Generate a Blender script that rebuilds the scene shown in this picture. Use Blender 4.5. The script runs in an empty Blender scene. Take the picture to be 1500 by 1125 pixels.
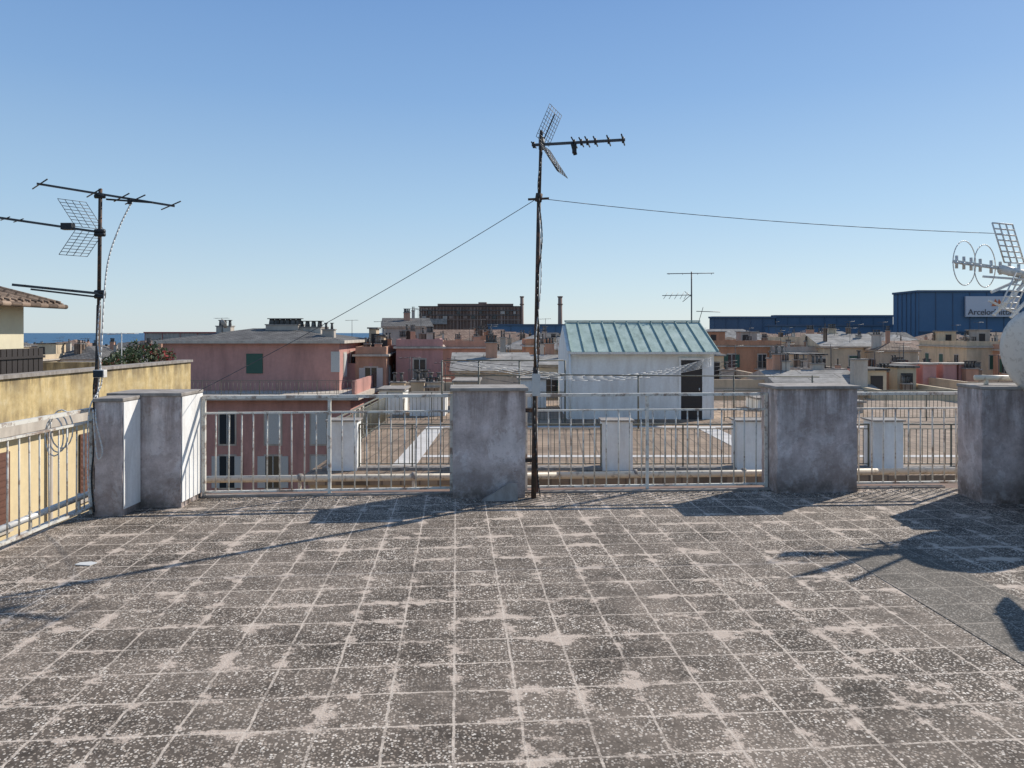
import bpy, math, random
from mathutils import Vector, Matrix
random.seed(11)
R = random.Random(5)
EYE = 1.65
F = 1083.0
# image pixel column p / row q at an assumed distance d -> metres
def X(p, d): return (p-750.0)/F*d
def Z(q, d): return EYE-(q-487.0)/F*d
def P(p, q, d): return Vector((X(p,d), d, Z(q,d)))

# ---------------------------------------------------------------- materials
def newmat(name):
    m = bpy.data.materials.new(name); m.use_nodes = True
    nt = m.node_tree; b = nt.nodes['Principled BSDF']
    return m, nt, b
def N(nt, t, **kw):
    n = nt.nodes.new(t)
    for k, v in kw.items(): setattr(n, k, v)
    return n
def ramp(nt, src, stops, interp='LINEAR'):
    r = N(nt, 'ShaderNodeValToRGB'); r.color_ramp.interpolation = interp
    e = r.color_ramp.elements
    while len(e) < len(stops): e.new(0.5)
    for i, (p, c) in enumerate(stops):
        e[i].position = p
        e[i].color = (c, c, c, 1) if isinstance(c, (int, float)) else (*c, 1)
    nt.links.new(src, r.inputs[0]); return r.outputs[0]
def mix(nt, fac, a, b, mode='MIX'):
    m = N(nt, 'ShaderNodeMix', data_type='RGBA', blend_type=mode)
    for s, v in ((m.inputs[0], fac), (m.inputs[6], a), (m.inputs[7], b)):
        if isinstance(v, (int, float)): s.default_value = v
        elif isinstance(v, tuple): s.default_value = (*v[:3], 1)
        else: nt.links.new(v, s)
    return m.outputs[2]
def mul(nt, a, b):
    m = N(nt, 'ShaderNodeMath', operation='MULTIPLY')
    for s, v in ((m.inputs[0], a), (m.inputs[1], b)):
        if isinstance(v, (int, float)): s.default_value = v
        else: nt.links.new(v, s)
    return m.outputs[0]
def coords(nt, scale=(1,1,1), rot=(0,0,0), loc=(0,0,0)):
    t = N(nt, 'ShaderNodeTexCoord'); mp = N(nt, 'ShaderNodeMapping')
    mp.inputs['Scale'].default_value = scale; mp.inputs['Rotation'].default_value = rot
    mp.inputs['Location'].default_value = loc
    nt.links.new(t.outputs['Object'], mp.inputs[0]); return mp.outputs[0]
def noise(nt, vec, s, det=6, rough=0.6, dist=0.0):
    n = N(nt, 'ShaderNodeTexNoise'); n.inputs['Scale'].default_value = s
    n.inputs['Detail'].default_value = det; n.inputs['Roughness'].default_value = rough
    n.inputs['Distortion'].default_value = dist
    nt.links.new(vec, n.inputs['Vector']); return n.outputs[0]
def bump(nt, b, h, strength, dist=0.01):
    bn = N(nt, 'ShaderNodeBump'); bn.inputs['Strength'].default_value = strength
    bn.inputs['Distance'].default_value = dist
    nt.links.new(h, bn.inputs['Height']); nt.links.new(bn.outputs[0], b.inputs['Normal'])

def stucco(name, col, stain=(0.12,0.11,0.10), amt=0.6, s=1.0, rough=0.9, light=None, bmp=0.3, zs=.22):
    m, nt, b = newmat(name)
    v = coords(nt); vs = coords(nt, (1, 1, zs))
    n1 = ramp(nt, noise(nt, vs, 2.2*s, 8, .65), [(0.42, 0), (0.72, 1)])
    n2 = noise(nt, v, 9*s, 8, .7)
    c = mix(nt, n2, tuple(x*0.82 for x in col), tuple(min(1,x*1.15) for x in col))
    if light:
        n3 = ramp(nt, noise(nt, v, 3.1*s, 9, .7), [(0.52, 0), (0.6, 1)])
        c = mix(nt, mul(nt, n3, .6), c, light)
    c = mix(nt, mul(nt, n1, amt), c, stain)
    nt.links.new(c, b.inputs['Base Color']); b.inputs['Roughness'].default_value = rough
    b.inputs['Specular IOR Level'].default_value = 0.2
    if bmp: bump(nt, b, noise(nt, v, 40, 5, .7), bmp, 0.006)
    return m
def cement_mat():
    # weathered render of the parapet pillars: drips from the cap, damp foot, scraped pale areas
    m, nt, b = newmat('weathered_cement')
    v = coords(nt); vs = coords(nt, (1, 1, 0.10))
    n2 = noise(nt, v, 6, 12, .8)
    c = ramp(nt, n2, [(.3, (0.39,0.305,0.27)), (.45, (0.57,0.47,0.425)), (.55,(0.67,0.565,0.52)), (.7, (0.77,0.67,0.625))])
    sc = ramp(nt, noise(nt, coords(nt, (1.3,1,1), loc=(2,0,5)), 2.8, 12, .74, .4), [(.52,0),(.56,1)])
    c = mix(nt, mul(nt, sc, .6), c, (0.84,0.76,0.715))
    sp = N(nt, 'ShaderNodeSeparateXYZ'); nt.links.new(v, sp.inputs[0])
    topz = ramp(nt, mul(nt, sp.outputs[2], .9), [(.35, 0), (.97, 1)])
    drip = ramp(nt, noise(nt, vs, 9, 9, .7), [(.40, 0), (.58, 1)])
    c = mix(nt, mul(nt, mul(nt, drip, topz), .72), c, (0.15,0.115,0.095))
    foot = ramp(nt, sp.outputs[2], [(.03, 1), (.42, 0)])
    fn = ramp(nt, noise(nt, v, 5, 9, .75), [(.35, .2), (.58, 1)])
    c = mix(nt, mul(nt, mul(nt, foot, fn), .88), c, (0.115,0.088,0.066))
    blot = ramp(nt, noise(nt, coords(nt, loc=(7,3,1)), 2.4, 12, .75, .3), [(.47, 0), (.60, 1)])
    c = mix(nt, mul(nt, blot, .45), c, (0.29,0.235,0.21))
    spk = ramp(nt, noise(nt, v, 42, 5, .8), [(.58, 0), (.68, 1)])
    c = mix(nt, mul(nt, spk, .5), c, (0.16,0.13,0.11))
    nt.links.new(c, b.inputs['Base Color']); b.inputs['Roughness'].default_value = .92
    b.inputs['Specular IOR Level'].default_value = .1
    bump(nt, b, noise(nt, v, 28, 10, .85), .8, .01)
    return m
def ochre_mat():
    m, nt, b = newmat('stained_ochre')
    v = coords(nt); n2 = noise(nt, v, 3, 10, .75)
    c = ramp(nt, n2, [(.32,(0.44,0.32,0.15)),(.5,(0.62,0.47,0.23)),(.68,(0.72,0.59,0.35))])
    sp = N(nt, 'ShaderNodeSeparateXYZ'); nt.links.new(v, sp.inputs[0])
    zz = N(nt, 'ShaderNodeMapRange'); zz.inputs[1].default_value=-.35; zz.inputs[2].default_value=.64; nt.links.new(sp.outputs[2], zz.inputs[0])
    band = ramp(nt, zz.outputs[0], [(.0,1),(.3,.35),(.55,.25),(.85,.8),(1,1)])
    dr = ramp(nt, noise(nt, coords(nt,(1,1,.14)), 2.6, 9, .72), [(.42,0),(.60,1)])
    c = mix(nt, mul(nt, mul(nt, dr, band), .85), c, (0.13,0.10,0.07))
    bl = ramp(nt, noise(nt, coords(nt, loc=(3,8,0)), 1.1, 9, .7), [(.52,0),(.64,1)])
    c = mix(nt, mul(nt, bl, .4), c, (0.30,0.23,0.14))
    nt.links.new(c, b.inputs['Base Color']); b.inputs['Roughness'].default_value=.92; b.inputs['Specular IOR Level'].default_value=.15
    bump(nt, b, noise(nt, v, 25, 6, .8), .5, .01); return m
def paint(name, col, rust=(0.10,0.045,0.02), amt=.5, rough=.55, metal=0.0, lo=.52, hi=.62, s=14):
    m, nt, b = newmat(name)
    v = coords(nt)
    k = ramp(nt, noise(nt, v, s, 8, .75), [(lo, 0), (hi, 1)])
    c = mix(nt, mul(nt, k, amt), col, rust)
    nt.links.new(c, b.inputs['Base Color']); b.inputs['Roughness'].default_value = rough
    b.inputs['Metallic'].default_value = metal
    bump(nt, b, noise(nt, v, 60, 4), .2, .002)
    return m
def roofmat(name, a, c2, sx, course):
    m, nt, b = newmat(name)
    v = coords(nt)
    br = N(nt, 'ShaderNodeTexBrick'); br.inputs['Scale'].default_value=1; br.inputs['Brick Width'].default_value=sx; br.inputs['Row Height'].default_value=course
    br.inputs['Mortar Size'].default_value=.03; br.inputs['Color1'].default_value=(*a,1); br.inputs['Color2'].default_value=(*c2,1); br.inputs['Mortar'].default_value=(*[x*.45 for x in a],1)
    nt.links.new(v, br.inputs['Vector'])
    k = ramp(nt, noise(nt, v, .8, 10, .75), [(.32,.55),(.5,1),(.68,1.5)])
    nt.links.new(mix(nt,1.0,br.outputs['Color'],k,'MULTIPLY'), b.inputs['Base Color']); b.inputs['Roughness'].default_value=.9; b.inputs['Specular IOR Level'].default_value=.2
    return m

def floor_mat(name='pebble_tiles', repaired=False):
    m, nt, b = newmat(name)
    ROT=(0, 0, math.radians(-4.3))
    v = coords(nt, rot=ROT)
    wob = N(nt, 'ShaderNodeVectorMath', operation='ADD')
    nz = N(nt, 'ShaderNodeTexNoise'); nz.inputs['Scale'].default_value = 9; nz.inputs['Detail'].default_value = 6; nt.links.new(v, nz.inputs['Vector'])
    sc = N(nt, 'ShaderNodeVectorMath', operation='SCALE'); sc.inputs['Scale'].default_value = .022
    nt.links.new(nz.outputs['Color'], sc.inputs[0]); nt.links.new(v, wob.inputs[0]); nt.links.new(sc.outputs[0], wob.inputs[1])
    def brick(mortar, smooth):
        br = N(nt, 'ShaderNodeTexBrick', offset=0.0)
        br.inputs['Scale'].default_value = 1; br.inputs['Brick Width'].default_value = .285
        br.inputs['Row Height'].default_value = .285; br.inputs['Mortar Size'].default_value = mortar
        br.inputs['Mortar Smooth'].default_value = smooth
        br.inputs['Color1'].default_value = (0.070,0.054,0.041,1); br.inputs['Color2'].default_value = (0.102,0.081,0.062,1)
        br.inputs['Mortar'].default_value = (0.09,0.07,0.054,1)
        nt.links.new(wob.outputs[0], br.inputs['Vector']); return br
    br = brick(.007,.4); near = brick(.075, 1.0)
    base = br.outputs['Color']
    def peb(scale, lo, hi, keep):
        vo = N(nt, 'ShaderNodeTexVoronoi'); vo.inputs['Scale'].default_value = scale
        nt.links.new(v, vo.inputs['Vector'])
        a = ramp(nt, vo.outputs['Distance'], [(lo, 1), (hi, 0)])
        sp = N(nt, 'ShaderNodeSeparateColor'); nt.links.new(vo.outputs['Color'], sp.inputs[0])
        k = ramp(nt, sp.outputs[0], [(keep, 0), (keep+.03, 1)])
        col = ramp(nt, sp.outputs[1], [(0, (0.28,0.215,0.16)), (.5, (0.51,0.425,0.335)), (1, (0.86,0.77,0.65))])
        return mul(nt, a, k), col
    f1, c1 = peb(84, .36, .50, .26); f2, c2 = peb(50, .28, .38, .56)
    big = noise(nt, v, 1.3, 9, .68)
    fade = ramp(nt, big, [(.36, .45), (.56, 1)])
    c = mix(nt, mul(nt, f1, fade), base, c1); c = mix(nt, mul(nt, f2, .95), c, c2)
    dk = ramp(nt, noise(nt, v, 1.7, 12, .78, .6), [(.37, .45), (.49, .98), (.64, 1.4)])
    c = mix(nt, 1.0, c, dk, 'MULTIPLY')
    dk2 = ramp(nt, noise(nt, coords(nt, (.8,1.6,1), ROT, (9,4,0)), 3.6, 8, .7, .3), [(.36, .66), (.52, 1.0), (.7, 1.18)])
    c = mix(nt, 1.0, c, dk2, 'MULTIPLY')
    ln = noise(nt, v, 24, 8, .8); fn = noise(nt, v, 70, 5, .8)
    if not repaired:
        dv = ramp(nt, noise(nt, coords(nt, (1,1.3,1), ROT, (5,2,0)), .9, 10, .74, .3), [(.40, 0.05), (.64, .6)])
        c = mix(nt, mul(nt, dv, ramp(nt, ln, [(.35,.3),(.65,1)])), c, (0.39,0.31,0.24))
    pt = noise(nt, coords(nt, (1, 1.5, 1), ROT, (3.1, 1.2, 0)), 2.7, 10, .72, .25)
    def madd(a,k,c_):
        ad = N(nt, 'ShaderNodeMath', operation='MULTIPLY_ADD'); nt.links.new(a, ad.inputs[0]); ad.inputs[1].default_value = k; nt.links.new(c_, ad.inputs[2]); return ad.outputs[0]
    t = madd(ln, .34, madd(fn, .16, madd(near.outputs['Fac'], .10, pt)))
    pm = ramp(nt, t, [(.862, 0), (.91, .88)])
    if repaired: pm = mul(nt, pm, .0)
    c = mix(nt, pm, c, mix(nt, ln, (0.40,0.31,0.235), (0.72,0.59,0.475)))
    jn = ramp(nt, noise(nt, v, 2.1, 9, .75), [(.38, 0.22), (.54, 1)])
    jl = ramp(nt, ln, [(.37, .2), (.52, 1)])
    c = mix(nt, mul(nt, mul(nt, br.outputs['Fac'], jn), jl), c, (0.60,0.50,0.40))
    if repaired:
        c = mix(nt, .62, c, ramp(nt, noise(nt, v, 5, 9, .75), [(.3,(0.10,0.088,0.072)),(.7,(0.21,0.185,0.15))]))
    nt.links.new(c, b.inputs['Base Color']); b.inputs['Roughness'].default_value = .88
    b.inputs['Specular IOR Level'].default_value = .2
    bump(nt, b, mul(nt, f1, fade), .4, .004)
    return m

def tile_floor(name, c1, c2, mort, w, h, rot=0):
    m, nt, b = newmat(name)
    v = coords(nt, rot=(0,0,rot))
    br = N(nt, 'ShaderNodeTexBrick', offset=0.0)
    br.inputs['Scale'].default_value = 1; br.inputs['Brick Width'].default_value = w
    br.inputs['Row Height'].default_value = h; br.inputs['Mortar Size'].default_value = .02
    for k, cc in (('Color1', c1), ('Color2', c2), ('Mortar', mort)): br.inputs[k].default_value = (*cc, 1)
    nt.links.new(v, br.inputs['Vector'])
    k = ramp(nt, noise(nt, v, .9, 9, .7), [(.3, .6), (.7, 1.25)])
    nt.links.new(mix(nt, 1.0, br.outputs['Color'], k, 'MULTIPLY'), b.inputs['Base Color'])
    b.inputs['Roughness'].default_value = .9
    return m

MAT = {}
MAT['floor'] = floor_mat()
MAT['repair'] = floor_mat('repaired_tiles', True)
MAT['cement'] = cement_mat()
MAT['lit_side'] = stucco('sunlit_pier_side', (0.88,0.85,0.80), (0.42,0.37,0.31), .5, 3.0)  # sunlit pier sides: brightness of the lit face put into the colour
MAT['cap'] = stucco('cap_stone', (0.36,0.32,0.28), (0.13,0.11,0.09), .8, 3)
MAT['rail'] = paint('rail_paint', (0.70,0.66,0.57), (0.22,0.13,0.08), .8, lo=.50, hi=.60, s=8)
MAT['rail_n'] = paint('neighbour_rail_paint', (0.19,0.18,0.13), (0.12,0.06,0.035), .7)
MAT['pipe'] = paint('cream_pipe', (0.76,0.65,0.49), (0.28,0.19,0.12), .6)
MAT['rust'] = paint('rusty_pole', (0.06,0.043,0.033), (0.24,0.11,0.055), .85, .75, .1)
MAT['alu'] = paint('dull_aluminium', (0.085,0.085,0.085), (0.05,0.04,0.035), .6, .5, .4)
MAT['alu_w'] = paint('weathered_white_aluminium', (0.72,0.68,0.61), (0.35,0.30,0.25), .5, .45, .1)
MAT['black'] = paint('black_plastic', (0.02,0.02,0.02), (0.04,0.04,0.04), .5)
MAT['wire'] = paint('steel_wire', (0.07,0.07,0.075), (0.1,0.07,0.05), .4)
MAT['cable'] = paint('white_cable', (0.65,0.63,0.58), (0.35,0.33,0.3), .4)
MAT['ledge'] = stucco('terracotta_ledge', (0.26,0.17,0.13), (0.10,0.08,0.065), .7, 2)
MAT['nfloor'] = tile_floor('brown_terrace_tiles', (0.25,0.17,0.11), (0.34,0.24,0.16), (0.16,0.115,0.08), .4, .4, math.radians(3))
MAT['nband'] = stucco('pale_floor_band', (0.62,0.58,0.53), (0.33,0.29,0.25), .5)
MAT['white'] = stucco('white_render', (0.92,0.885,0.825), (0.55,0.49,0.42), .55, 1.3)
MAT['yellow'] = stucco('yellow_render', (0.78,0.62,0.36), (0.50,0.38,0.23), .5, .6)
MAT['ochre'] = ochre_mat()
MAT['cream'] = stucco('cream_render', (0.76,0.68,0.48), (0.5,0.41,0.27), .4, .5)
def wallm(n, c, s=None): return stucco(n+'_render', (min(.85,c[0]*1.2),c[1]*1.13,c[2]*1.06), s or tuple(x*.5 for x in c), .65, .45)
MAT['pink'] = wallm('pink', (0.47,0.265,0.235))
MAT['salmon'] = wallm('salmon', (0.50,0.30,0.215))
MAT['rose'] = wallm('rose', (0.52,0.29,0.265))
MAT['beige'] = wallm('beige', (0.50,0.41,0.30))
MAT['sand'] = wallm('sand', (0.58,0.485,0.345))
MAT['grey'] = wallm('grey', (0.42,0.385,0.34))
MAT['orange'] = wallm('orange', (0.44,0.25,0.16))
MAT['trim'] = stucco('pale_trim', (0.58,0.51,0.42), (0.27,0.22,0.18), .7, .8)
MAT['slate'] = roofmat('slate_roof', (0.13,0.12,0.11), (0.18,0.17,0.155), .5, .3)
MAT['roofgrey'] = roofmat('grey_roof_felt', (0.26,0.24,0.215), (0.32,0.30,0.27), 4.0, 1.0)
MAT['roofterra'] = roofmat('terrace_roof_tiles', (0.27,0.175,0.125), (0.33,0.225,0.165), .6, .6)
MAT['rooftile'] = roofmat('marseille_tiles', (0.21,0.15,0.11), (0.28,0.205,0.15), .3, .35)
MAT['brown'] = stucco('industrial_brown', (0.25,0.165,0.125), (0.135,0.09,0.07), .8, .05, bmp=0)
MAT['brownl'] = stucco('industrial_brown_light', (0.33,0.235,0.185), (0.18,0.125,0.10), .7, .05, bmp=0)
MAT['blue'] = stucco('blue_cladding', (0.10,0.18,0.28), (0.085,0.15,0.235), .5, .02, .85, bmp=0)
MAT['blue2'] = stucco('dark_blue_cladding', (0.10,0.145,0.205), (0.075,0.11,0.16), .5, .02, .85, bmp=0)
MAT['redc'] = stucco('red_cladding', (0.42,0.09,0.08), (0.3,0.06,0.06), .4, .05, bmp=0)
MAT['shut_b'] = paint('brown_shutter', (0.16,0.075,0.05), (0.09,0.04,0.03), .5)
MAT['shut_g'] = paint('green_shutter', (0.035,0.10,0.07), (0.02,0.06,0.035), .5)
MAT['shut_w'] = paint('pale_shutter', (0.55,0.54,0.50), (0.35,0.34,0.31), .5)
MAT['dark'] = paint('dark_wood', (0.035,0.026,0.022), (0.02,0.015,0.012), .5)
MAT['signw'] = paint('sign_panel', (0.55,0.57,0.60), (0.45,0.47,0.5), .3)
MAT['signt'] = paint('sign_letters', (0.08,0.08,0.09), (0.06,0.06,0.06), .2)
MAT['orangep'] = paint('orange_logo', (0.6,0.16,0.05), (0.5,0.12,0.04), .2)
def glass():
    m, nt, b = newmat('window_glass'); b.inputs['Base Color'].default_value = (0.03,0.035,0.04,1)
    b.inputs['Roughness'].default_value = .12; return m
MAT['glass'] = glass()
def copper():
    m, nt, b = newmat('green_copper')
    v = coords(nt, (1,.3,1))
    k = ramp(nt, noise(nt, v, 2.4, 12, .8), [(.32, (0.15,0.20,0.165)), (.46, (0.29,0.38,0.325)), (.58, (0.38,0.47,0.41)), (.7, (0.52,0.57,0.50))])
    nt.links.new(k, b.inputs['Base Color']); b.inputs['Roughness'].default_value = .8; return m
MAT['copper'] = copper()
def leaf(name, a, c):
    m, nt, b = newmat(name)
    k = ramp(nt, noise(nt, coords(nt), 9, 3), [(.35, a), (.65, c)])
    nt.links.new(k, b.inputs['Base Color']); b.inputs['Roughness'].default_value = .7; return m
MAT['leaf'] = leaf('leaves', (0.035,0.06,0.02), (0.10,0.13,0.045))
MAT['flower'] = leaf('red_flowers', (0.35,0.03,0.03), (0.45,0.08,0.06))
def seam():
    m, nt, b = newmat('sea_water')
    v = coords(nt, (1,.3,1))
    k = ramp(nt, noise(nt, v, .004, 6), [(.3, (0.06,0.13,0.21)), (.7, (0.075,0.155,0.24))])
    nt.links.new(k, b.inputs['Base Color']); b.inputs['Roughness'].default_value = .7; b.inputs['Specular IOR Level'].default_value=.1; return m
MAT['sea'] = seam()
MAT['asphalt'] = stucco('asphalt', (0.05,0.05,0.05), (0.035,0.035,0.035), .5, .1, bmp=0)

# ---------------------------------------------------------------- mesh helpers
class MB:
    def __init__(s): s.v=[]; s.f=[]; s.m=[]; s.mats=[]; s.T=Matrix.Identity(4); s.smooth=[]
    def mi(s, k):
        if k not in s.mats: s.mats.append(k)
        return s.mats.index(k)
    def add(s, vs, fs, k, sm=False):
        o=len(s.v); i=s.mi(k)
        s.v += [tuple(s.T @ Vector(a)) for a in vs]
        for f in fs: s.f.append(tuple(o+j for j in f)); s.m.append(i); s.smooth.append(sm)
    def box(s, x0,x1,y0,y1,z0,z1,k):
        s.prism([(x0,y0),(x1,y0),(x1,y1),(x0,y1)], z0,z1,k)
    def prism(s, pts, z0, z1, k):
        n=len(pts)
        vs=[(p[0],p[1],z0) for p in pts]+[(p[0],p[1],z1) for p in pts]
        fs=[tuple(range(n-1,-1,-1)), tuple(range(n,2*n))]+[(i,(i+1)%n,n+(i+1)%n,n+i) for i in range(n)]
        s.add(vs,fs,k)
    def tube(s, a, b, r, k, n=6, r2=None):
        a=Vector(a); b=Vector(b); d=b-a
        if d.length<1e-6: return
        q=d.to_track_quat('Z','Y'); r2=r if r2 is None else r2
        vs=[]
        for (c,rr) in ((a,r),(b,r2)):
            for i in range(n):
                t=2*math.pi*i/n; vs.append(tuple(c+q@Vector((rr*math.cos(t),rr*math.sin(t),0))))
        fs=[(i,(i+1)%n,n+(i+1)%n,n+i) for i in range(n)]+[tuple(range(n-1,-1,-1)),tuple(range(n,2*n))]
        s.add(vs,fs,k,True)
    def path(s, pts, r, k, n=6):
        for a,b in zip(pts,pts[1:]): s.tube(a,b,r,k,n)
    def quadbar(s, a, b, w, h, k):
        a=Vector(a); b=Vector(b); d=(b-a); side=d.cross(Vector((0,0,1)))
        if side.length<1e-6: side=Vector((1,0,0))
        side.normalize(); up=side.cross(d).normalized()
        vs=[]
        for c in (a,b):
            for sx,sy in ((-1,-1),(1,-1),(1,1),(-1,1)): vs.append(tuple(c+side*sx*w/2+up*sy*h/2))
        s.add(vs,[(0,1,2,3),(7,6,5,4),(0,4,5,1),(1,5,6,2),(2,6,7,3),(3,7,4,0)],k)
    def make(s, name, parent=None, bevel=0):
        me=bpy.data.meshes.new(name); me.from_pydata(s.v,[],s.f)
        for k in s.mats: me.materials.append(MAT[k])
        me.polygons.foreach_set('material_index', s.m); me.polygons.foreach_set('use_smooth', s.smooth)
        me.update()
        o=bpy.data.objects.new(name, me); bpy.context.scene.collection.objects.link(o)
        if parent: o.parent=parent
        if bevel:
            bv=o.modifiers.new('b','BEVEL'); bv.width=bevel; bv.segments=2; bv.limit_method='ANGLE'
        return o
def empty(name, loc=(0,0,0)):
    o=bpy.data.objects.new(name,None); bpy.context.scene.collection.objects.link(o); return o
def smooth_path(pts, n=8):
    pts=[Vector(p) for p in pts]; out=[]
    for i in range(len(pts)-1):
        p0=pts[max(i-1,0)];p1=pts[i];p2=pts[i+1];p3=pts[min(i+2,len(pts)-1)]
        for j in range(n):
            t=j/n
            out.append(.5*((2*p1)+(-p0+p2)*t+(2*p0-5*p1+4*p2-p3)*t*t+(-p0+3*p1-3*p2+p3)*t**3))
    out.append(pts[-1]); return out
def sag(a,b,s,n=20):
    a=Vector(a);b=Vector(b)
    return [a.lerp(b,i/n)-Vector((0,0,s*4*(i/n)*(1-i/n))) for i in range(n+1)]

# ---------------------------------------------------------------- own terrace
m=MB(); m.prism([(-3.92,-5),(6.6,-5),(6.6,7.96),(-3.92,7.42)],-.15,0,'floor'); m.make('terrace_floor')
par=empty('own_apartment_building')
m=MB(); m.prism([(-3.98,-5.1),(6.7,-5.1),(6.7,8.5),(-3.98,8.0)],-22,-.17,'beige'); m.make('walls',par)
m=MB(); m.prism([(-3.96,7.43),(6.66,7.97),(6.66,8.46),(-3.96,7.96)],-.168,-.06,'ledge'); m.make('edge_ledge',par)
m=MB(); m.prism([(2.55,3.3),(3.22,3.35),(3.08,5.72),(2.44,5.6)],.0,.004,'repair'); m.make('repaired_floor_strip')

def pillar(name, pts, h, front='cement', capo=.03, z0=0.0):
    p=empty(name)
    m=MB(); n=len(pts); lv=12; sub=8; rng=random.Random(int(pts[0][0]*100)); vs=[]; fs=[]
    ring=[]
    for i in range(n):
        a=Vector(pts[i]); b=Vector(pts[(i+1)%n])
        for j in range(sub): ring.append((a.lerp(b,j/sub), j==0))
    k=len(ring)
    for l in range(lv+1):
        z=z0+(h-.035-z0)*l/lv
        for q,cn in ring:
            w_=.005 if cn else .0025
            vs.append((q.x+rng.uniform(-w_,w_),q.y+rng.uniform(-w_,w_),z))
    for l in range(lv):
        for i in range(k): fs.append((l*k+i,l*k+(i+1)%k,(l+1)*k+(i+1)%k,(l+1)*k+i))
    fs.append(tuple(range(lv*k,lv*k+k))); fs.append(tuple(range(k-1,-1,-1)))
    m.add(vs,fs,front); m.make('shaft',p)
    cx=sum(a[0] for a in pts)/len(pts); cy=sum(a[1] for a in pts)/len(pts)
    cp=[(a[0]+math.copysign(capo,a[0]-cx), a[1]+math.copysign(capo,a[1]-cy)) for a in pts]
    m=MB(); m.prism(cp,h-.034,h,'cap'); m.make('cap_slab',p,.008)
    return p
def side_skin(p, a, b, z0, z1, k, t=.007):
    a=Vector(a); b=Vector(b); d=(b-a).normalized(); n=Vector((d.y,-d.x))*t
    m=MB(); m.prism([tuple(a),tuple(b),tuple(b+n),tuple(a+n)],z0,z1,k); m.make('sunlit_side_skin',p)  # thin pale skin, lightens the pier side that faces the sun
pillar('parapet_pillar',[(-.585,7.33),(.135,7.38),(.10,7.82),(-.62,7.77)],1.10)
pillar('parapet_pillar',[(2.72,7.58),(3.565,7.64),(3.54,8.06),(2.70,8.0)],1.10)
p=pillar('corner_pier',[(-3.74,6.62),(-3.50,6.64),(-3.50,6.95),(-3.78,6.93)],1.06,capo=.012)
side_skin(p,(-3.497,6.65),(-3.497,6.945),0.06,1.022,'lit_side')
p=pillar('corner_pier',[(-3.80,6.955),(-3.12,6.965),(-3.12,7.44),(-3.80,7.40)],1.08,capo=.012)
side_skin(p,(-3.117,6.975),(-3.117,7.435),0.05,1.042,'lit_side')
pillar('corner_pier',[(4.54,7.14),(5.6,7.06),(5.6,7.6),(4.57,7.58)],1.13,capo=.01)
m=MB(); m.prism([(4.93,7.055),(5.35,7.05),(5.05,5.2),(4.62,5.2)],0,1.12,'cement'); m.make('parapet_wall',None,.01)
m=MB(); m.add([(-.30,7.31,0),(.05,7.30,0),(.04,7.325,.16),(-.02,7.33,.165),(-.30,7.22,0),(.06,7.25,0),(.05,7.30,.16),(-.02,7.30,.17)],
  [(0,1,2,3),(7,6,5,4),(0,4,5,1),(1,5,6,2),(2,6,7,3),(3,7,4,0)],'cap'); m.make('broken_stone_slab')
m=MB(); m.prism([(-3.10,5.24),(-2.98,5.22),(-2.96,5.28),(-3.02,5.31),(-3.09,5.29)],.002,.006,'cable'); m.make('paper_scrap')
m=MB(); rg=random.Random(9)
for i in range(900):
    t=rg.random(); x=-3.1+7.6*t; y=7.33+.47*t-abs(rg.gauss(0,.10)); s_=rg.uniform(.003,.010)
    if -.64<x<.15: y=7.30-abs(rg.gauss(0,.06))
    if 2.68<x<3.6: y=7.56-abs(rg.gauss(0,.05))
    m.add([(x-s_,y,0),(x+s_,y-s_*.5,0),(x,y+s_,0),(x,y,s_*1.1)],[(0,1,3),(1,2,3),(2,0,3)],rg.choice(['cap','trim','dark','rooftile']))
m.make('grit_and_debris')

def railing(name, a, b, zt, z2, zb, sp, k='rail', r=.0075, posts=True, top=(.045,.03)):
    p=empty(name); a=Vector(a); b=Vector(b); L=(b-a).length; d=(b-a)/L
    m=MB()
    at=lambda t,z: (a.x+d.x*t, a.y+d.y*t, a.z+z)
    m.quadbar(at(0,zt),at(L,zt),top[0],top[1],k); m.make('top_rail',p)
    m=MB(); m.quadbar(at(0,z2),at(L,z2),.03,.018,k); m.quadbar(at(0,zb),at(L,zb),.03,.02,k); m.make('mid_and_bottom_rails',p)
    m=MB(); n=int(L/sp)
    for i in range(1,n):
        t=L*i/n+R.uniform(-.006,.006); j=R.uniform(-.006,.006)
        m.tube(at(t,zb+.01),at(t+j,z2-.009),r,k,6)
    m.make('balusters',p)
    if posts:
        m=MB(); c=max(1,round(L/1.35))
        for i in range(c+1):
            t=.015+(L-.03)*i/c
            m.quadbar(at(t,-.05),at(t,zt-.015),.03,.03,k)
        m.make('posts',p)
    return p
railing('terrace_railing',(-3.10,7.41,0),(-.61,7.62,0),1.0,.84,.05,.122)
railing('terrace_railing',(.13,7.66,0),(2.70,7.82,0),1.0,.84,.05,.122)
railing('terrace_railing',(3.56,7.86,0),(4.9,7.93,0),1.0,.84,.05,.122)
railing('terrace_railing',(-3.83,6.75,0),(-3.86,2.5,0),.95,.84,.06,.125)
m=MB(); m.prism([(-3.1,7.38),(4.6,7.85),(4.6,7.92),(-3.1,7.45)],.001,.018,'cap'); m.make('railing_kerb')
pp=empty('service_pipe')
m=MB(); m.path([(-3.9,8.12,.03),(.5,8.34,.035),(4.2,8.50,.05),(7.2,8.62,.07)],.038,'pipe',10); m.make('pipe_run',pp)
m=MB()
for i in range(9):
    t=i/8; x=-3.6+10*t; y=8.14+.5*t
    m.quadbar((x,y-.02,-.16),(x,y-.02,.0),.03,.03,'pipe'); m.tube((x-.02,y,.035+.03*t),(x+.02,y,.035+.03*t),.046,'cap',10)
m.make('brackets',pp)
pp=empty('service_pipe')
m=MB()
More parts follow.
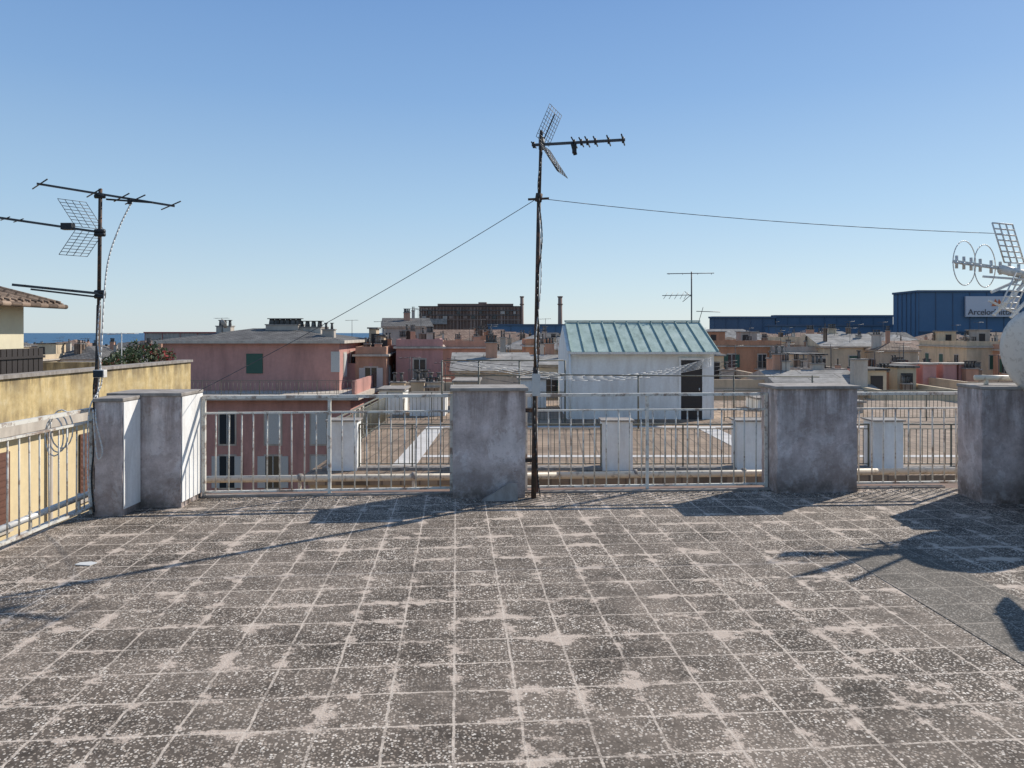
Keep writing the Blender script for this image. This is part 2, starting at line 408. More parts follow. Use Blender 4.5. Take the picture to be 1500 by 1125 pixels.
for z,x in ((.12,-4.02),(-.02,-4.06)): m.path([(x,7.2,z),(x,5.6,z-.02),(x,2.5,z-.03)],.03,'alu_w',8)
for y in (6.9,6.2,5.5,4.8): m.quadbar((-4.04,y,-.2),(-4.04,y,.15),.02,.02,'rail')
m.make('pipe_run',pp)

# ---------------------------------------------------------------- antennas
def grid(m, o, ax, pl, w, l, nw, nl, k, r=.0025):
    o=Vector(o); ax=Vector(ax).normalized(); pl=Vector(pl).normalized()
    for i in range(nl+1):
        c=o+pl*l*i/nl; m.tube(c-ax*w/2,c+ax*w/2,r,k,5)
    for i in range(nw+1):
        c=o+ax*(w*i/nw-w/2); m.tube(c,c+pl*l,r,k,5)
def boom(m, a, b, r, k): m.quadbar(a,b,r*2,r*2,k)
ant=empty('rooftop_antenna')
m=MB(); m.tube((.215,7.36,0),(.235,7.38,1.3),.026,'rust',10); m.tube((.235,7.38,1.3),(.27,7.4,3.0),.021,'rust',10); m.tube((.27,7.4,2.9),(.293,7.4,3.67),.016,'rust',8)
m.make('mast',ant)
m=MB(); m.tube((.262,7.4,2.96),(.274,7.4,3.04),.035,'rust',8)
for z in (.35,.85): m.box(.10,.24,7.40,7.43,z,z+.04,'rust')
m.box(.20,.28,7.32,7.355,1.02,1.24,'shut_w'); m.quadbar((.16,7.39,2.98),(.37,7.39,2.99),.02,.02,'rust')
m.quadbar((.25,7.42,.05),(.24,7.42,.55),.04,.03,'shut_b'); m.make('clamps_and_junction_box',ant)
m=MB(); m.path(smooth_path([(.30,7.38,3.45),(.26,7.36,3.1),(.30,7.37,2.6),(.25,7.36,2.1),(.27,7.35,1.5),(.22,7.33,.9),(.25,7.33,.3),(.28,7.35,.02)]),.007,'black',5)
m.path(smooth_path([(.27,7.38,2.9),(.29,7.37,2.2),(.24,7.36,1.6),(.26,7.34,1.24)]),.006,'cable',5); m.make('coax',ant)
B0=Vector((.20,7.44,3.535)); bd=Vector((.965,-.22,.0)).normalized(); ax=Vector((.22,.975,0)).normalized()
m=MB(); boom(m,B0,B0+bd*.93,.012,'alu')
for t,l in ((.02,.24),(.43,.42),(.50,.36),(.56,.40),(.64,.38),(.77,.40),(.91,.42)):
    c=B0+bd*t; m.tube(c-ax*l/2,c+ax*l/2,.0075,'alu',6); m.tube(c-Vector((0,0,.03)),c+Vector((0,0,.03)),.012,'black',6)
c=B0+bd*.43; m.box(c.x-.02,c.x+.02,c.y-.03,c.y+.03,c.z-.1,c.z-.02,'black')
m.tube(c-Vector((.02,0,.0)),c-Vector((-.01,0,.12)),.02,'black',8)
m.make('boom_and_elements',ant)
m=MB(); grid(m,B0+bd*.11+Vector((0,0,.03)),(.34,.94,0),(.38,-.05,.9),.42,.34,6,9,'alu',.0028); grid(m,B0+bd*.13-Vector((0,0,.02)),(.34,.94,0),(.52,-.1,-.85),.38,.34,5,9,'alu',.0035)
m.quadbar(B0+bd*.1,B0+bd*.1+Vector((.13,-.01,.3)),.012,.012,'alu'); m.quadbar(B0+bd*.1,B0+bd*.1+Vector((.17,-.03,-.28)),.014,.014,'alu')
m.tube(B0+bd*.1-Vector((0,0,.05)),B0+bd*.1+Vector((0,0,.07)),.03,'black',8)
m.make('corner_reflector',ant)
m=MB(); m.path(sag((.25,7.4,2.99),(-3.13,7.35,1.06),.05),.0035,'wire',5); m.make('guy_wire')
m=MB(); m.path(sag((.29,7.4,2.99),(5.0,7.55,2.66),.05),.0035,'wire',5); m.make('guy_wire')

ant=empty('rooftop_antenna')
m=MB(); m.tube((-3.87,6.85,0.2),(-3.80,6.8,1.9),.020,'rust',10); m.tube((-3.80,6.8,1.85),(-3.785,6.8,2.97),.017,'rust',8); m.make('mast',ant)
m=MB()
for z in (1.98,2.02,2.55,2.58,2.9): m.tube((-3.83,6.79,z),(-3.74,6.79,z),.02,'black',8)
m.make('clamps',ant)
ax=Vector((.74,-.67,0)).normalized()
a=P(54,269,6.6); b=P(256,302,7.0)
m=MB(); boom(m,a,b,.009,'alu')
for t,l in ((.02,.42),(.40,.36),(.60,.36),(.70,.46),(.97,.42)):
    c=a.lerp(b,t); m.tube(c-ax*l/2-Vector((0,0,.015)),c+ax*l/2+Vector((0,0,.015)),.006,'alu',6)
c=a.lerp(b,.66); m.quadbar(c-Vector((.20,.03,.01)),c+Vector((.20,.03,-.03)),.022,.014,'black'); m.quadbar(c-Vector((0,0,.05)),c,.03,.03,'black')
m.make('upper_boom_and_elements',ant)
a=P(-90,306,6.7); b=P(152,341,6.8)
m=MB(); boom(m,a,b,.010,'alu')
for t in (.05,.13,.22,.31,.40,.48): c=a.lerp(b,t); m.tube(c-ax*.15,c+ax*.15,.005,'alu',5)
c=a.lerp(b,.78); m.box(c.x-.05,c.x+.05,c.y-.03,c.y+.03,c.z-.02,c.z+.04,'black')
m.make('middle_boom',ant)
m=MB(); g=P(136,337,6.8)
gx=Vector((.62,.78,0)).normalized()
grid(m,g+Vector((-.03,0,.02)),gx,(-.50,0,.78),.24,.30,4,8,'alu',.0028); grid(m,g+Vector((-.03,0,-.01)),gx,(-.52,0,-.78),.24,.27,4,8,'alu',.0028)
m.make('corner_reflector',ant)
a=P(18,417,6.6); b=P(155,431,6.8)
m=MB(); boom(m,a,b,.011,'alu'); boom(m,a+Vector((.1,.1,-.035)),b+Vector((-.05,.08,-.03)),.008,'alu')
for t in (.1,.35,.6): c=a.lerp(b,t); m.tube(c-ax*.1,c+ax*.1,.006,'alu',5)
m.make('lower_boom',ant)
m=MB(); m.path(smooth_path([P(193,296,6.9),P(176,330,6.85),P(160,375,6.8),P(153,425,6.78),P(149,500,6.76),P(145,560,6.74),P(140,610,6.6),P(150,660,6.56),P(142,668,6.56),P(136,600,6.6)]),.007,'cable',5)
for k in range(3):
    cx=-3.86-.02*k; pts=[]
    for i in range(17):
        t=2*math.pi*i/16; pts.append((cx+.10*math.sin(t)*(1-.1*k)-.1,6.5-.02*k,.80+.17*math.cos(t)-.03*k))
    m.path(pts,.006,'cable',5)
m.path(smooth_path([P(143,520,6.75),P(137,570,6.72),P(139,640,6.7),P(134,700,6.6),P(138,750,6.62)]),.008,'black',5)
m.path(smooth_path([P(147,440,6.75),P(143,500,6.75),P(149,560,6.72),P(131,600,6.6),P(128,680,6.5),P(131,740,6.5)]),.006,'cable',5)
m.make('coax_cables',ant)
fl=empty('floodlight')
m=MB(); m.box(-3.80,-3.70,6.70,6.76,1.24,1.31,'alu_w'); m.box(-3.795,-3.705,6.69,6.70,1.245,1.305,'glass'); m.make('housing',fl,.005)
m=MB(); m.quadbar((-3.82,6.76,1.27),(-3.76,6.76,1.27),.02,.02,'alu'); m.make('bracket',fl)

ant=empty('loop_antenna')
m=MB(); m.tube((5.28,7.35,1.1),(5.28,7.35,2.9),.022,'alu_w',10); m.make('mast',ant)
a=P(1396,383,7.5); b=P(1530,402,7.4)
m=MB(); boom(m,a,b,.016,'alu_w')
ax=Vector((.45,.89,0)).normalized(); up=Vector((0,0,1)); la=Vector((.90,.43,0)).normalized()
for px,rr in ((1413,.225),(1443,.215)):
    t=(px-1396)/134; c=a.lerp(b,t); pts=[]
    for i in range(33):
        th=2*math.pi*i/32; pts.append(c+la*math.cos(th)*rr*.8+up*math.sin(th)*rr)
    m.path(pts,.0052,'alu_w',5)
    m.tube(c-la*rr*.8,c+la*rr*.8,.004,'alu_w',5)
for t in (.04,.12,.20,.30,.42,.52,.62,.72,.82):
    c=a.lerp(b,t); m.tube(c-ax*.09-up*.02,c+ax*.09+up*.02,.013,'alu_w',6); m.tube(c-up*.065,c+up*.065,.016,'alu_w',6)
m.tube(P(1465,394,7.4),P(1500,402,7.4),.045,'alu_w',10)
m.quadbar(P(1452,428,7.4),P(1520,398,7.4),.025,.025,'alu_w'); m.quadbar(P(1455,462,7.4),P(1530,385,7.4),.03,.025,'alu_w'); m.quadbar(P(1480,465,7.4),P(1530,415,7.4),.028,.025,'alu_w')
m.quadbar(P(1440,405,7.4),P(1535,412,7.4),.02,.02,'alu_w'); m.quadbar(P(1448,440,7.4),P(1495,462,7.4),.02,.02,'alu_w')
m.make('boom_and_loops',ant)
m=MB(); grid(m,P(1486,385,7.4),(.92,.38,0),(-.26,-.1,.62),.30,.42,3,7,'alu_w',.008)
grid(m,P(1500,400,7.4),(.85,.5,0),(-.35,-.1,-.6),.3,.42,3,6,'alu_w',.008)
m.make('reflector',ant)

def dish(name, c, nrm, rad, polebase):
    p=empty(name); c=Vector(c); q=Vector(nrm).normalized().to_track_quat('Z','Y')
    m=MB(); n=32; rings=8; vs=[]; fs=[]
    for side,off in ((0,0),(1,-.008)):
        for j in range(rings+1):
            rr=rad*j/rings
            for i in range(n):
                t=2*math.pi*i/n; vs.append(tuple(c+q@Vector((rr*math.cos(t),rr*1.08*math.sin(t),.22*rad*(rr/rad)**2+off))))
    S=(rings+1)*n
    for j in range(rings):
        for i in range(n):
            k=(i+1)%n
            fs.append((j*n+i,(j+1)*n+i,(j+1)*n+k,j*n+k)); fs.append((S+j*n+i,S+j*n+k,S+(j+1)*n+k,S+(j+1)*n+i))
    for i in range(n):
        k=(i+1)%n; fs.append((rings*n+i,S+rings*n+i,S+rings*n+k,rings*n+k))
    m.add(vs,fs,'alu_w',True); m.make('reflector_bowl',p)
    m=MB(); f=c+q@Vector((0,-.1*rad,rad*1.05)); m.quadbar(c+q@Vector((0,-rad*1.0,.2*rad)),f,.025,.025,'alu_w'); m.tube(f,f+(c-f).normalized()*.12,.03,'alu_w',10)
    m.make('feed_arm',p)
    m=MB(); pb=Vector(polebase); back=c+q@Vector((0,0,-.08)); m.tube(pb,(pb.x,pb.y,c.z+.1),.025,'alu_w',10); m.quadbar(back,(pb.x,pb.y,c.z),.05,.05,'alu_w'); m.make('mount',p)
dish('satellite_dish',(4.88,6.80,1.42),(.86,.45,.24),.42,(4.90,6.60,1.1))
# unseen object of guessed shape, added past the right edge to cast a shadow
pa=empty('offscreen_shadow_caster')
m=MB(); m.tube((4.72,5.40,1.1),(4.72,5.40,1.95),.022,'alu_w',8); m.quadbar((4.72,5.40,1.6),(4.5,5.46,1.6),.03,.03,'alu_w'); m.quadbar((4.30,5.52,1.42),(4.72,5.42,1.50),.02,.02,'alu_w'); m.make('caster_post_and_arm',pa)
m=MB(); m.add([(4.40,5.25,1.42),(4.52,5.78,1.40),(4.60,5.80,1.66),(4.45,5.30,1.76),(4.43,5.24,1.42),(4.55,5.77,1.40),(4.63,5.79,1.66),(4.48,5.29,1.76)],
 [(0,1,2,3),(7,6,5,4),(0,4,5,1),(1,5,6,2),(2,6,7,3),(3,7,4,0)],'alu_w'); m.make('panel',pa)
m=MB(); m.path([(4.60,7.35,1.20),(5.0,7.30,1.20),(5.5,7.2,1.19)],.028,'pipe',10)
m.quadbar((4.7,7.33,1.13),(4.7,7.33,1.2),.03,.03,'pipe'); m.quadbar((5.2,7.25,1.13),(5.2,7.25,1.2),.03,.03,'pipe'); m.make('handrail_pipe')

# ---------------------------------------------------------------- neighbouring roof terrace
nb=empty('neighbouring_apartment_building')
m=MB(); m.box(-4.35,19,15.9,33,-22,-1.62,'beige'); m.make('walls',nb)
m=MB(); m.box(-4.45,19.1,15.8,33.1,-1.618,-1.4,'nfloor'); m.make('roof_terrace_floor',nb)
m=MB()
m.box(-2.75,-2.2,16.6,24.0,-1.396,-1.392,'nband'); m.box(-2.19,12,18.05,18.35,-1.396,-1.392,'nband'); m.box(5.9,6.5,18.36,23.69,-1.396,-1.392,'nband')
m.box(-2.19,12,23.7,24.0,-1.396,-1.392,'nband')
m.make('floor_bands',nb)
cx=[-3.75,-.7,2.33,5.3,8.3,11.3,14.3,17.3]
for x in cx:
    pillar('roof_terrace_pillar',[(x-.33,16.3),(x+.33,16.3),(x+.33,16.75),(x-.33,16.75)],-.28,'white',capo=.04,z0=-1.4)
for a,b in zip(cx,cx[1:]):
    railing('roof_terrace_railing',(a+.33,16.5,-1.4),(b-.33,16.5,-1.4),1.0,.9,.12,.125,'rail_n',.009)
m=MB(); m.box(-4.2,18.9,16.35,16.65,-1.398,-1.34,'cap'); m.make('roof_terrace_kerb')
railing('roof_terrace_railing',(-4.2,16.8,-1.4),(-4.2,24.5,-1.4),1.0,.9,.12,.13,'rail_n',.009)
railing('roof_terrace_railing',(-4.2,24.8,-1.4),(1.8,24.8,-1.4),1.05,.9,.12,.14,'rail_n',.009)
railing('roof_terrace_railing',(7.3,25.5,-1.4),(18.5,25.5,-1.4),1.05,.9,.12,.14,'rail_n',.009)

hut=empty('stairwell_hut')
x0,x1,y0,y1=1.94,7.1,26.0,31.0
m=MB(); m.prism([(x0,y0),(x1,y0),(x1,y1),(x0,y1)],-1.4,1.0,'white')
for xx,xt in ((x0,x0+.15),(x1-.15,x1)):
    m.add([(xx,y0,1.0),(xx,y1,1.0),(xx,28.5,1.92),(xt,y0,1.0),(xt,y1,1.0),(xt,28.5,1.92)],[(0,2,1),(3,4,5),(0,3,5,2),(1,2,5,4)],'white')
m.make('walls',hut)
m=MB()
def slab(m,a,b,c,d_,t,k):
    vs=[a,b,c,d_]+[(p[0],p[1],p[2]-t) for p in (a,b,c,d_)]
    m.add(vs,[(0,1,2,3),(7,6,5,4),(0,4,5,1),(1,5,6,2),(2,6,7,3),(3,7,4,0)],k)
e0,e1=x0-.02,x1+.12
slab(m,(e0+.12,25.75,.98),(e1,25.75,.98),(e1,28.5,2.05),(e0+.12,28.5,2.05),.05,'copper')
slab(m,(e0+.12,28.502,2.05),(e1,28.502,2.05),(e1,31.2,.98),(e0+.12,31.2,.98),.05,'copper')
m.make('roof_sheets',hut)
m=MB()
for i in range(12):
    x=e0+.14+(e1-e0-.16)*i/11
    m.quadbar((x,25.74,1.0),(x,28.5,2.075),.03,.045,'copper')
m.quadbar((e0+.1,28.5,2.09),(e1+.02,28.5,2.09),.14,.05,'copper'); m.quadbar((e0+.1,25.72,.93),(e1+.02,25.72,.93),.08,.07,'alu_w')
m.make('standing_seams_and_ridge',hut)
m=MB(); dx0,dx1=X(997,26),X(1028,26)
m.box(dx0,dx1,25.96,25.998,-1.4,.68,'dark'); m.box(dx0-.08,dx0-.002,25.93,25.998,-1.4,.76,'white'); m.box(dx1+.002,dx1+.08,25.93,25.998,-1.4,.76,'white'); m.box(dx0,dx1,25.93,25.998,.682,.76,'white')
for i in range(9): m.box(dx0+.06,dx1-.06,25.95,25.958,-1.2+.2*i,-1.1+.2*i,'dark')
m.tube((dx1-.1,25.94,-.4),(dx1-.1,25.94,-.3),.02,'alu_w')
m.make('door',hut)
m=MB(); m.tube((x0+.1,25.93,.9),(x0+.1,25.93,-1.35),.04,'white',8); m.make('downpipe',hut)

def chimney(m,x,y,z,w,h,k='trim',pots=3):
    m.box(x-w/2,x+w/2,y-w*.35,y+w*.35,z,z+h,k); m.box(x-w/2-.06,x+w/2+.06,y-w*.35-.06,y+w*.35+.06,z+h+.001,z+h+.08,'cap')
    for i in range(pots):
        px=x-w/2+w*(i+.5)/pots; m.tube((px,y,z+h+.08),(px,y,z+h+.5),w*.09+.03,'slate',8,w*.07+.02); m.tube((px,y,z+h+.5),(px,y,z+h+.56),w*.14+.03,'slate',8)
for (a,b,q0,dd,k,dp) in ((555,590,572,27.5,'white',1.5),(600,652,580,27,'white',1.2),(665,700,560,29,'grey',2),(760,800,556,30,'white',1.5),(1110,1150,585,29,'white',1.5),(1230,1265,590,28,'grey',1.2)):
    p=empty('roof_vent_housing'); m=MB(); m.box(X(a,dd),X(b,dd),dd,dd+dp,-1.4,Z(q0,dd),k); m.make('body',p)
    m=MB(); m.box(X(a,dd)-.08,X(b,dd)+.08,dd-.08,dd+dp+.08,Z(q0,dd),Z(q0,dd)+.07,'cap'); m.make('lid',p)
fr=empty('clothesline_frame')
m=MB()
for px in (655,705,760,822):
    x=X(px,27.2); m.tube((x,25.2,-1.4),(x,25.2,Z(528,25.2)),.03,'rail_n',6)
for q in (528,550): m.tube((X(650,25.2),25.2,Z(q,25.2)),(X(826,25.2),25.2,Z(q,25.2)),.025,'rail_n',6)
m.make('pipe_frame',fr)
fr=empty('clothesline_frame')
m=MB()
for px in (935,1075,1190): x=X(px,23.5); m.tube((x,23.5,-1.4),(x,23.5,Z(550,23.5)),.028,'rail_n',6)
m.tube((X(820,23.5),23.5,Z(549,23.5)),(X(1200,23.5),23.5,Z(552,23.5)),.022,'rail_n',6)
m.make('pipe_frame',fr)
cl=empty('overhead_cables')
m=MB()
for i in range(7):
    m.path(sag(P(830-i*26,548-i*3,25.0-.2*i),P(1042,524+i*2,24.6),.25+.05*i),.010,'cable',4)
for i in range(4):
    m.path(sag(P(655,525+6*i,34),P(1080,528+5*i,30),.4+.1*i),.012,'wire',4)
m.make('wires',cl)

def small_antenna(m,x,y,z,h,s=1.0,k='alu'):
    m.tube((x,y,z),(x,y,z+h),.02*s,k,5)
    m.tube((x-.55*s,y,z+h*.97),(x+.5*s,y,z+h*.99),.014*s,k,4)
    for i in range(5):
        t=-.5*s+i*.24*s; m.tube((x+t-.06,y-.25*s,z+h*.98),(x+t+.06,y+.25*s,z+h*.98),.009*s,k,4)
def small_dish(m,x,y,z,r):
    m.tube((x,y,z),(x,y,z+.9),.03,'alu',5); d=Vector((.5,.6,.35)).normalized(); c=Vector((x,y,z+.95))
    m.tube(c,c+d*.12,r*.5,'grey',12,r); m.tube(c,c+d*.5,.015,'alu',4)
ta=empty('rooftop_antenna')
m=MB(); dd=30
m.tube((X(1013,dd),dd,Z(520,dd)),(X(1013,dd),dd,Z(398,dd)),.028,'alu',6)
m.tube(P(977,401,dd),P(1046,400,dd),.017,'alu',5)
m.tube(P(970,433,dd),P(1014,432,dd),.015,'alu',5)
for px in (975,983,991,999,1005): m.tube(P(px-3,438,dd-.1),P(px+3,428,dd+.1),.012,'alu',4)
for px in (980,1000,1022,1042): m.tube(P(px,402,dd-.3),P(px,400,dd+.3),.012,'alu',4)
m.tube(P(1000,442,dd),P(1012,432,dd),.012,'alu',4); m.tube(P(1003,427,dd),P(1012,434,dd),.012,'alu',4)
m.tube(P(1020,456,dd),P(1055,457,dd),.014,'alu',4); m.tube(P(1024,470,dd),P(1030,450,dd),.012,'alu',4)
m.make('mast_and_elements',ta)

# ---------------------------------------------------------------- yellow building on the left
yb=empty('yellow_apartment_building'); XW=-11.0
m=MB(); m.box(-26,XW-.25,6,25.2,-22,-.62,'yellow'); m.make('walls',yb)
m=MB(); m.box(-26,XW+.05,5.9,25.3,-.618,-.35,'trim'); m.make('cornice',yb)
m=MB(); m.box(XW-.28,XW,5.9,25.3,-.348,.64,'ochre'); m.box(-26,XW-.281,25.05,25.3,-.348,.64,'ochre'); m.make('roof_parapet',yb)
m=MB(); m.box(XW-.34,XW+.06,5.9,25.36,.642,.72,'cap'); m.make('parapet_coping',yb)
m=MB(); m.box(-26,XW-.3,6,25.04,-.349,-.30,'roofterra'); m.make('terrace_deck',yb)
m=MB()
xf=XW-.25
for yy in (8.8,12.4,16.0,19.7,23.3):
    for fl_ in range(6):
        zt=-1.0-3.1*fl_
        m.box(xf,xf+.03,yy-.5,yy+.5,zt-1.7,zt,'glass'); m.box(xf,xf+.06,yy-.6,yy+.6,zt-1.80,zt-1.702,'trim')
        for s_ in (-1,1):
            y0_=yy+s_*.01; y1_=yy+s_*.5; ya,yb_=min(y0_,y1_),max(y0_,y1_)
            m.box(xf+.031,xf+.05,ya,yb_,zt-1.7,zt,'shut_b')
            for i in range(11): m.box(xf+.05,xf+.062,ya+.05,yb_-.05,zt-1.62+.145*i,zt-1.54+.145*i,'shut_b')
m.make('shuttered_windows',yb)
m=MB(); m.tube((xf+.08,17.9,-.65),(xf+.08,17.9,-20),.05,'trim',8); m.make('downpipe',yb)
m=MB()
for z in (-3.0,-6.1): m.box(xf,xf+.9,7,12,z-.15,z,'trim')
m.make('balcony_slabs',yb)
ph=empty('cream_penthouse')
m=MB(); m.box(-20,-12.55,9,19.0,-.3,2.45,'cream'); m.make('walls',ph)
m=MB()
slab(m,(-11.95,8.4,2.42),(-11.95,19.7,2.42),(-16.2,19.7,3.5),(-16.2,8.4,3.5),.10,'rooftile')
slab(m,(-16.202,8.4,3.5),(-16.202,19.7,3.5),(-20.5,19.7,2.42),(-20.5,8.4,2.42),.10,'rooftile')
m.make('tiled_roof',ph)
m=MB()
for i in range(46):
    y=8.5+i*.245; m.tube((-11.93,y,2.435),(-16.2,y,3.52),.04,'rooftile',6)
m.make('tile_rows',ph)
m=MB(); m.tube((-11.88,8.4,2.33),(-11.88,19.7,2.33),.06,'rooftile',8); m.box(-12.54,-12.48,16.6,17.4,.1,2.1,'shut_b'); m.box(-12.54,-12.47,14.0,15.0,.6,2.0,'shut_b'); m.make('gutter_and_shutters',ph)
sf=empty('slatted_screen')
m=MB()
for i in range(16): m.box(-12.2,-12.16,16.0+i*.2,16.17+i*.2,-.3,1.25,'dark')
m.box(-12.15,-12.12,16,19.2,1.0,1.06,'dark'); m.box(-12.15,-12.12,16,19.2,.1,.16,'dark')
m.make('slats',sf)
def bush(name,c,rx,ry,rz,n,size,flow=0.0,k='leaf'):
    p=empty(name); m=MB(); c=Vector(c)
    for i in range(n):
        while True:
            v=Vector((R.uniform(-1,1),R.uniform(-1,1),R.uniform(-1,1)))
            if v.length<1: break
        if R.random()<.3: v*=1.15
        q=c+Vector((v.x*rx,v.y*ry,v.z*rz*(.6+.6*abs(math.sin(v.x*5+c.x)))))
        a=Vector((R.gauss(0,1),R.gauss(0,1),R.gauss(0,1))).normalized(); b=a.orthogonal().normalized(); s=size*R.uniform(.6,1.4)
        kk='flower' if R.random()<flow else k
        m.add([q-a*s,q+b*s*.4,q+a*s,q-b*s*.4],[(0,1,2,3)],kk)
    m.make('foliage',p)
    m=MB()
    for i in range(6): m.tube((c.x+R.uniform(-.2,.2)*rx,c.y,c.z-rz-.15),(c.x+R.uniform(-.7,.7)*rx,c.y+R.uniform(-.5,.5)*ry,c.z+rz*.3),.012,'shut_b',4)
    m.box(c.x-rx*.5,c.x+rx*.5,c.y-.15,c.y+.15,c.z-rz-.45,c.z-rz-.05,'rooftile'); m.make('stems_and_planter',p)
for (px,q,dd,rx,rz,n,fw) in ((185,521,23.5,.5,.26,420,.0),(210,519,24,.4,.32,380,.12),(240,521,24.4,.35,.22,300,.35),(165,529,22.5,.3,.16,200,.05),(225,513,24.3,.22,.22,110,.1),(196,508,24.2,.2,.2,80,.0)):
    bush('potted_shrub',P(px,q,dd),rx,.35,rz,n,.06,fw)
m=MB(); small_antenna(m,X(178,22.8),22.8,-.3,1.95,.8,'shut_w'); m.make('clothes_airer')

# ---------------------------------------------------------------- buildings of the town
def windows(m, face, a0, a1, c, z0, z1, rng, sh='shut_g', storey=3.0, sp=2.8, w=.9, h=1.5, det=True, first=.7, top=None):
    L=a1-a0; n=max(1,int(L/sp)); top=z1-first if top is None else top
    def bx(u0,u1,o0,o1,za,zb,k):
        if face=='front': m.box(u0,u1,c-o1,c-o0,za,zb,k)
        elif face=='right': m.box(c+o0,c+o1,u0,u1,za,zb,k)
        else: m.box(c-o1,c-o0,u0,u1,za,zb,k)
    zt=top
    while zt-h>z0:
        for i in range(n):
            u=a0+L*(i+.5)/n
            r=rng.random()
            if det: bx(u-w/2-.12,u+w/2+.12,.0,.03,zt-h-.12,zt+.12,'trim')
            if r<.28: bx(u-w/2,u+w/2,.0,.06,zt-h,zt,sh)
            else:
                bx(u-w/2,u+w/2,.0,.045,zt-h,zt,'glass')
                if det:
                    bx(u-.03,u+.03,.045,.055,zt-h,zt,'shut_w')
                    if r<.8:
                        bx(u-w-.02,u-w/2,.031,.07,zt-h,zt,sh); bx(u+w/2,u+w+.02,.031,.07,zt-h,zt,sh)
                    if r>.86:
                        bx(u-w,u+w,.0,.7,zt-h-.25,zt-h-.13,'trim')
                        for q in range(9): bx(u-w+.02+q*.22,u-w+.05+q*.22,.62,.65,zt-h-.13,zt-h+.75,'rail_n')
                        bx(u-w,u+w,.60,.66,zt-h+.751,zt-h+.8,'rail_n')
        zt-=storey
def building(name,x0,x1,y0,y1,zt,wall,roof='flat',sh='shut_g',yaw=0,seed=0,zb=-22,storey=3.1,sp=2.9,clutter=1.0,first=.9,single=None,rf=None,w=.9,h=1.55,pitch=.35,det=True):
    rng=random.Random(seed+int(x0*7)+int(y0*3))
    par=None if single else empty(name)
    cx,cy=(x0+x1)/2,(y0+y1)/2; hx,hy=(x1-x0)/2,(y1-y0)/2
    T=Matrix.Translation((cx,cy,0))@Matrix.Rotation(math.radians(yaw),4,'Z')
    mk=lambda: (lambda q:(setattr(q,'T',T),q)[1])(MB())
    M=single if single else mk()
    if single: single.T=T
    fin=lambda q,n: (None if single else q.make(n,par))
    nx=lambda q: single if single else mk()
    rf=rf or ('roofterra' if rng.random()<.5 else 'roofgrey')
    M.box(-hx,hx,-hy,hy,zb,zt,wall); fin(M,'walls'); M=nx(M)
    M.box(-hx-.22,hx+.22,-hy-.22,hy+.22,zt-.0,zt+.16,'trim')
    if roof=='flat':
        t=.22
        M.box(-hx,hx,-hy,hy,zt+.161,zt+.18,rf)
        for q in ((-hx,hx,-hy,-hy+t),(-hx,hx,hy-t,hy),(-hx,-hx+t,-hy+t+.002,hy-t-.002),(hx-t,hx,-hy+t+.002,hy-t-.002)):
            M.box(*q,zt+.162,zt+.75,wall)
        fin(M,'roof_and_parapet')
    else:
        zr=zt+.162; rh=min(hx,hy)*pitch*1.2; o=.35
        if roof=='hip':
            k=min(hx,hy)
            if hx>=hy: rv=[(-hx+k,0,zr+rh),(hx-k+.01,0,zr+rh)]
            else: rv=[(0,-hy+k,zr+rh),(0,hy-k+.01,zr+rh)]
            vs=[(-hx-o,-hy-o,zr),(hx+o,-hy-o,zr),(hx+o,hy+o,zr),(-hx-o,hy+o,zr)]+rv
            fs=[(0,1,5,4),(1,2,5),(2,3,4,5),(3,0,4)] if hx>=hy else [(0,1,4),(1,2,5,4),(2,3,5),(3,0,4,5)]
            M.add(vs,fs+[(3,2,1,0)],rf)
        else:
            vs=[(-hx-o,-hy-o,zr),(hx+o,-hy-o,zr),(hx+o,hy+o,zr),(-hx-o,hy+o,zr),(-hx-o,0,zr+rh),(hx+o,0,zr+rh)]
            M.add(vs,[(0,1,5,4),(2,3,4,5),(3,2,1,0)],rf)
            M.add([vs[0],vs[3],vs[4],vs[1],vs[2],vs[5]],[(2,1,0),(3,4,5)],wall)
        fin(M,'roof')
    M=nx(M)
    windows(M,'front',-hx+.5,hx-.5,-hy,max(zb,zt-10 if det else zt-6.5),zt,rng,sh,storey,sp,w,h,det,first)
    side='left' if cx>0 else 'right'
    windows(M,side,-hy+.5,hy-.5,(-hx if side=='left' else hx),max(zb,zt-10 if det else zt-6.5),zt,rng,sh,storey,sp,w,h,det,first)
    fin(M,'windows')
    if clutter:
        M=nx(M); zr=zt+.18
        for i in range(rng.randint(3,7)):
            chimney(M,rng.uniform(-hx*.85,hx*.85),rng.uniform(-hy*.85,hy*.85),zr,rng.uniform(.3,.85),rng.uniform(.5,1.3)+(.8 if roof!='flat' else 0),rng.choice(['trim',wall,'salmon','rooftile']),rng.randint(1,4))
        if roof=='flat':
          for kk in range(rng.randint(0,2)):
            a=(-hx*.85 if kk==0 else .1*hx)+rng.uniform(0,.3)*hx; b=rng.uniform(-hy*.5,hy*.3); ww=min(hx*.5,rng.uniform(1.2,3.4)); hh=rng.uniform(1.2,2.1)
            M.box(a,a+ww,b,b+2.5,zr,zr+hh,rng.choice([wall,wall,'grey','beige','sand'])); M.box(a-.15,a+ww+.15,b-.15,b+2.65,zr+hh+.001,zr+hh+.12,rng.choice(['roofgrey','slate','trim']))
            M.box(a+.2,a+.9,b-.03,b-.001,zr,zr+1.9*hh/2.4,'dark')
        for i in range(rng.randint(1,3)):
            small_antenna(M,rng.uniform(-hx*.8,hx*.8),rng.uniform(-hy*.8,hy*.8),zr,rng.uniform(1.8,3.2),1.1)
        if rng.random()<.2:
            small_dish(M,rng.uniform(-hx*.8,hx*.8),rng.uniform(-hy*.9,hy*.5),zr,rng.uniform(.25,.4))
        fin(M,'chimneys_and_rooftop_fittings')
    return par

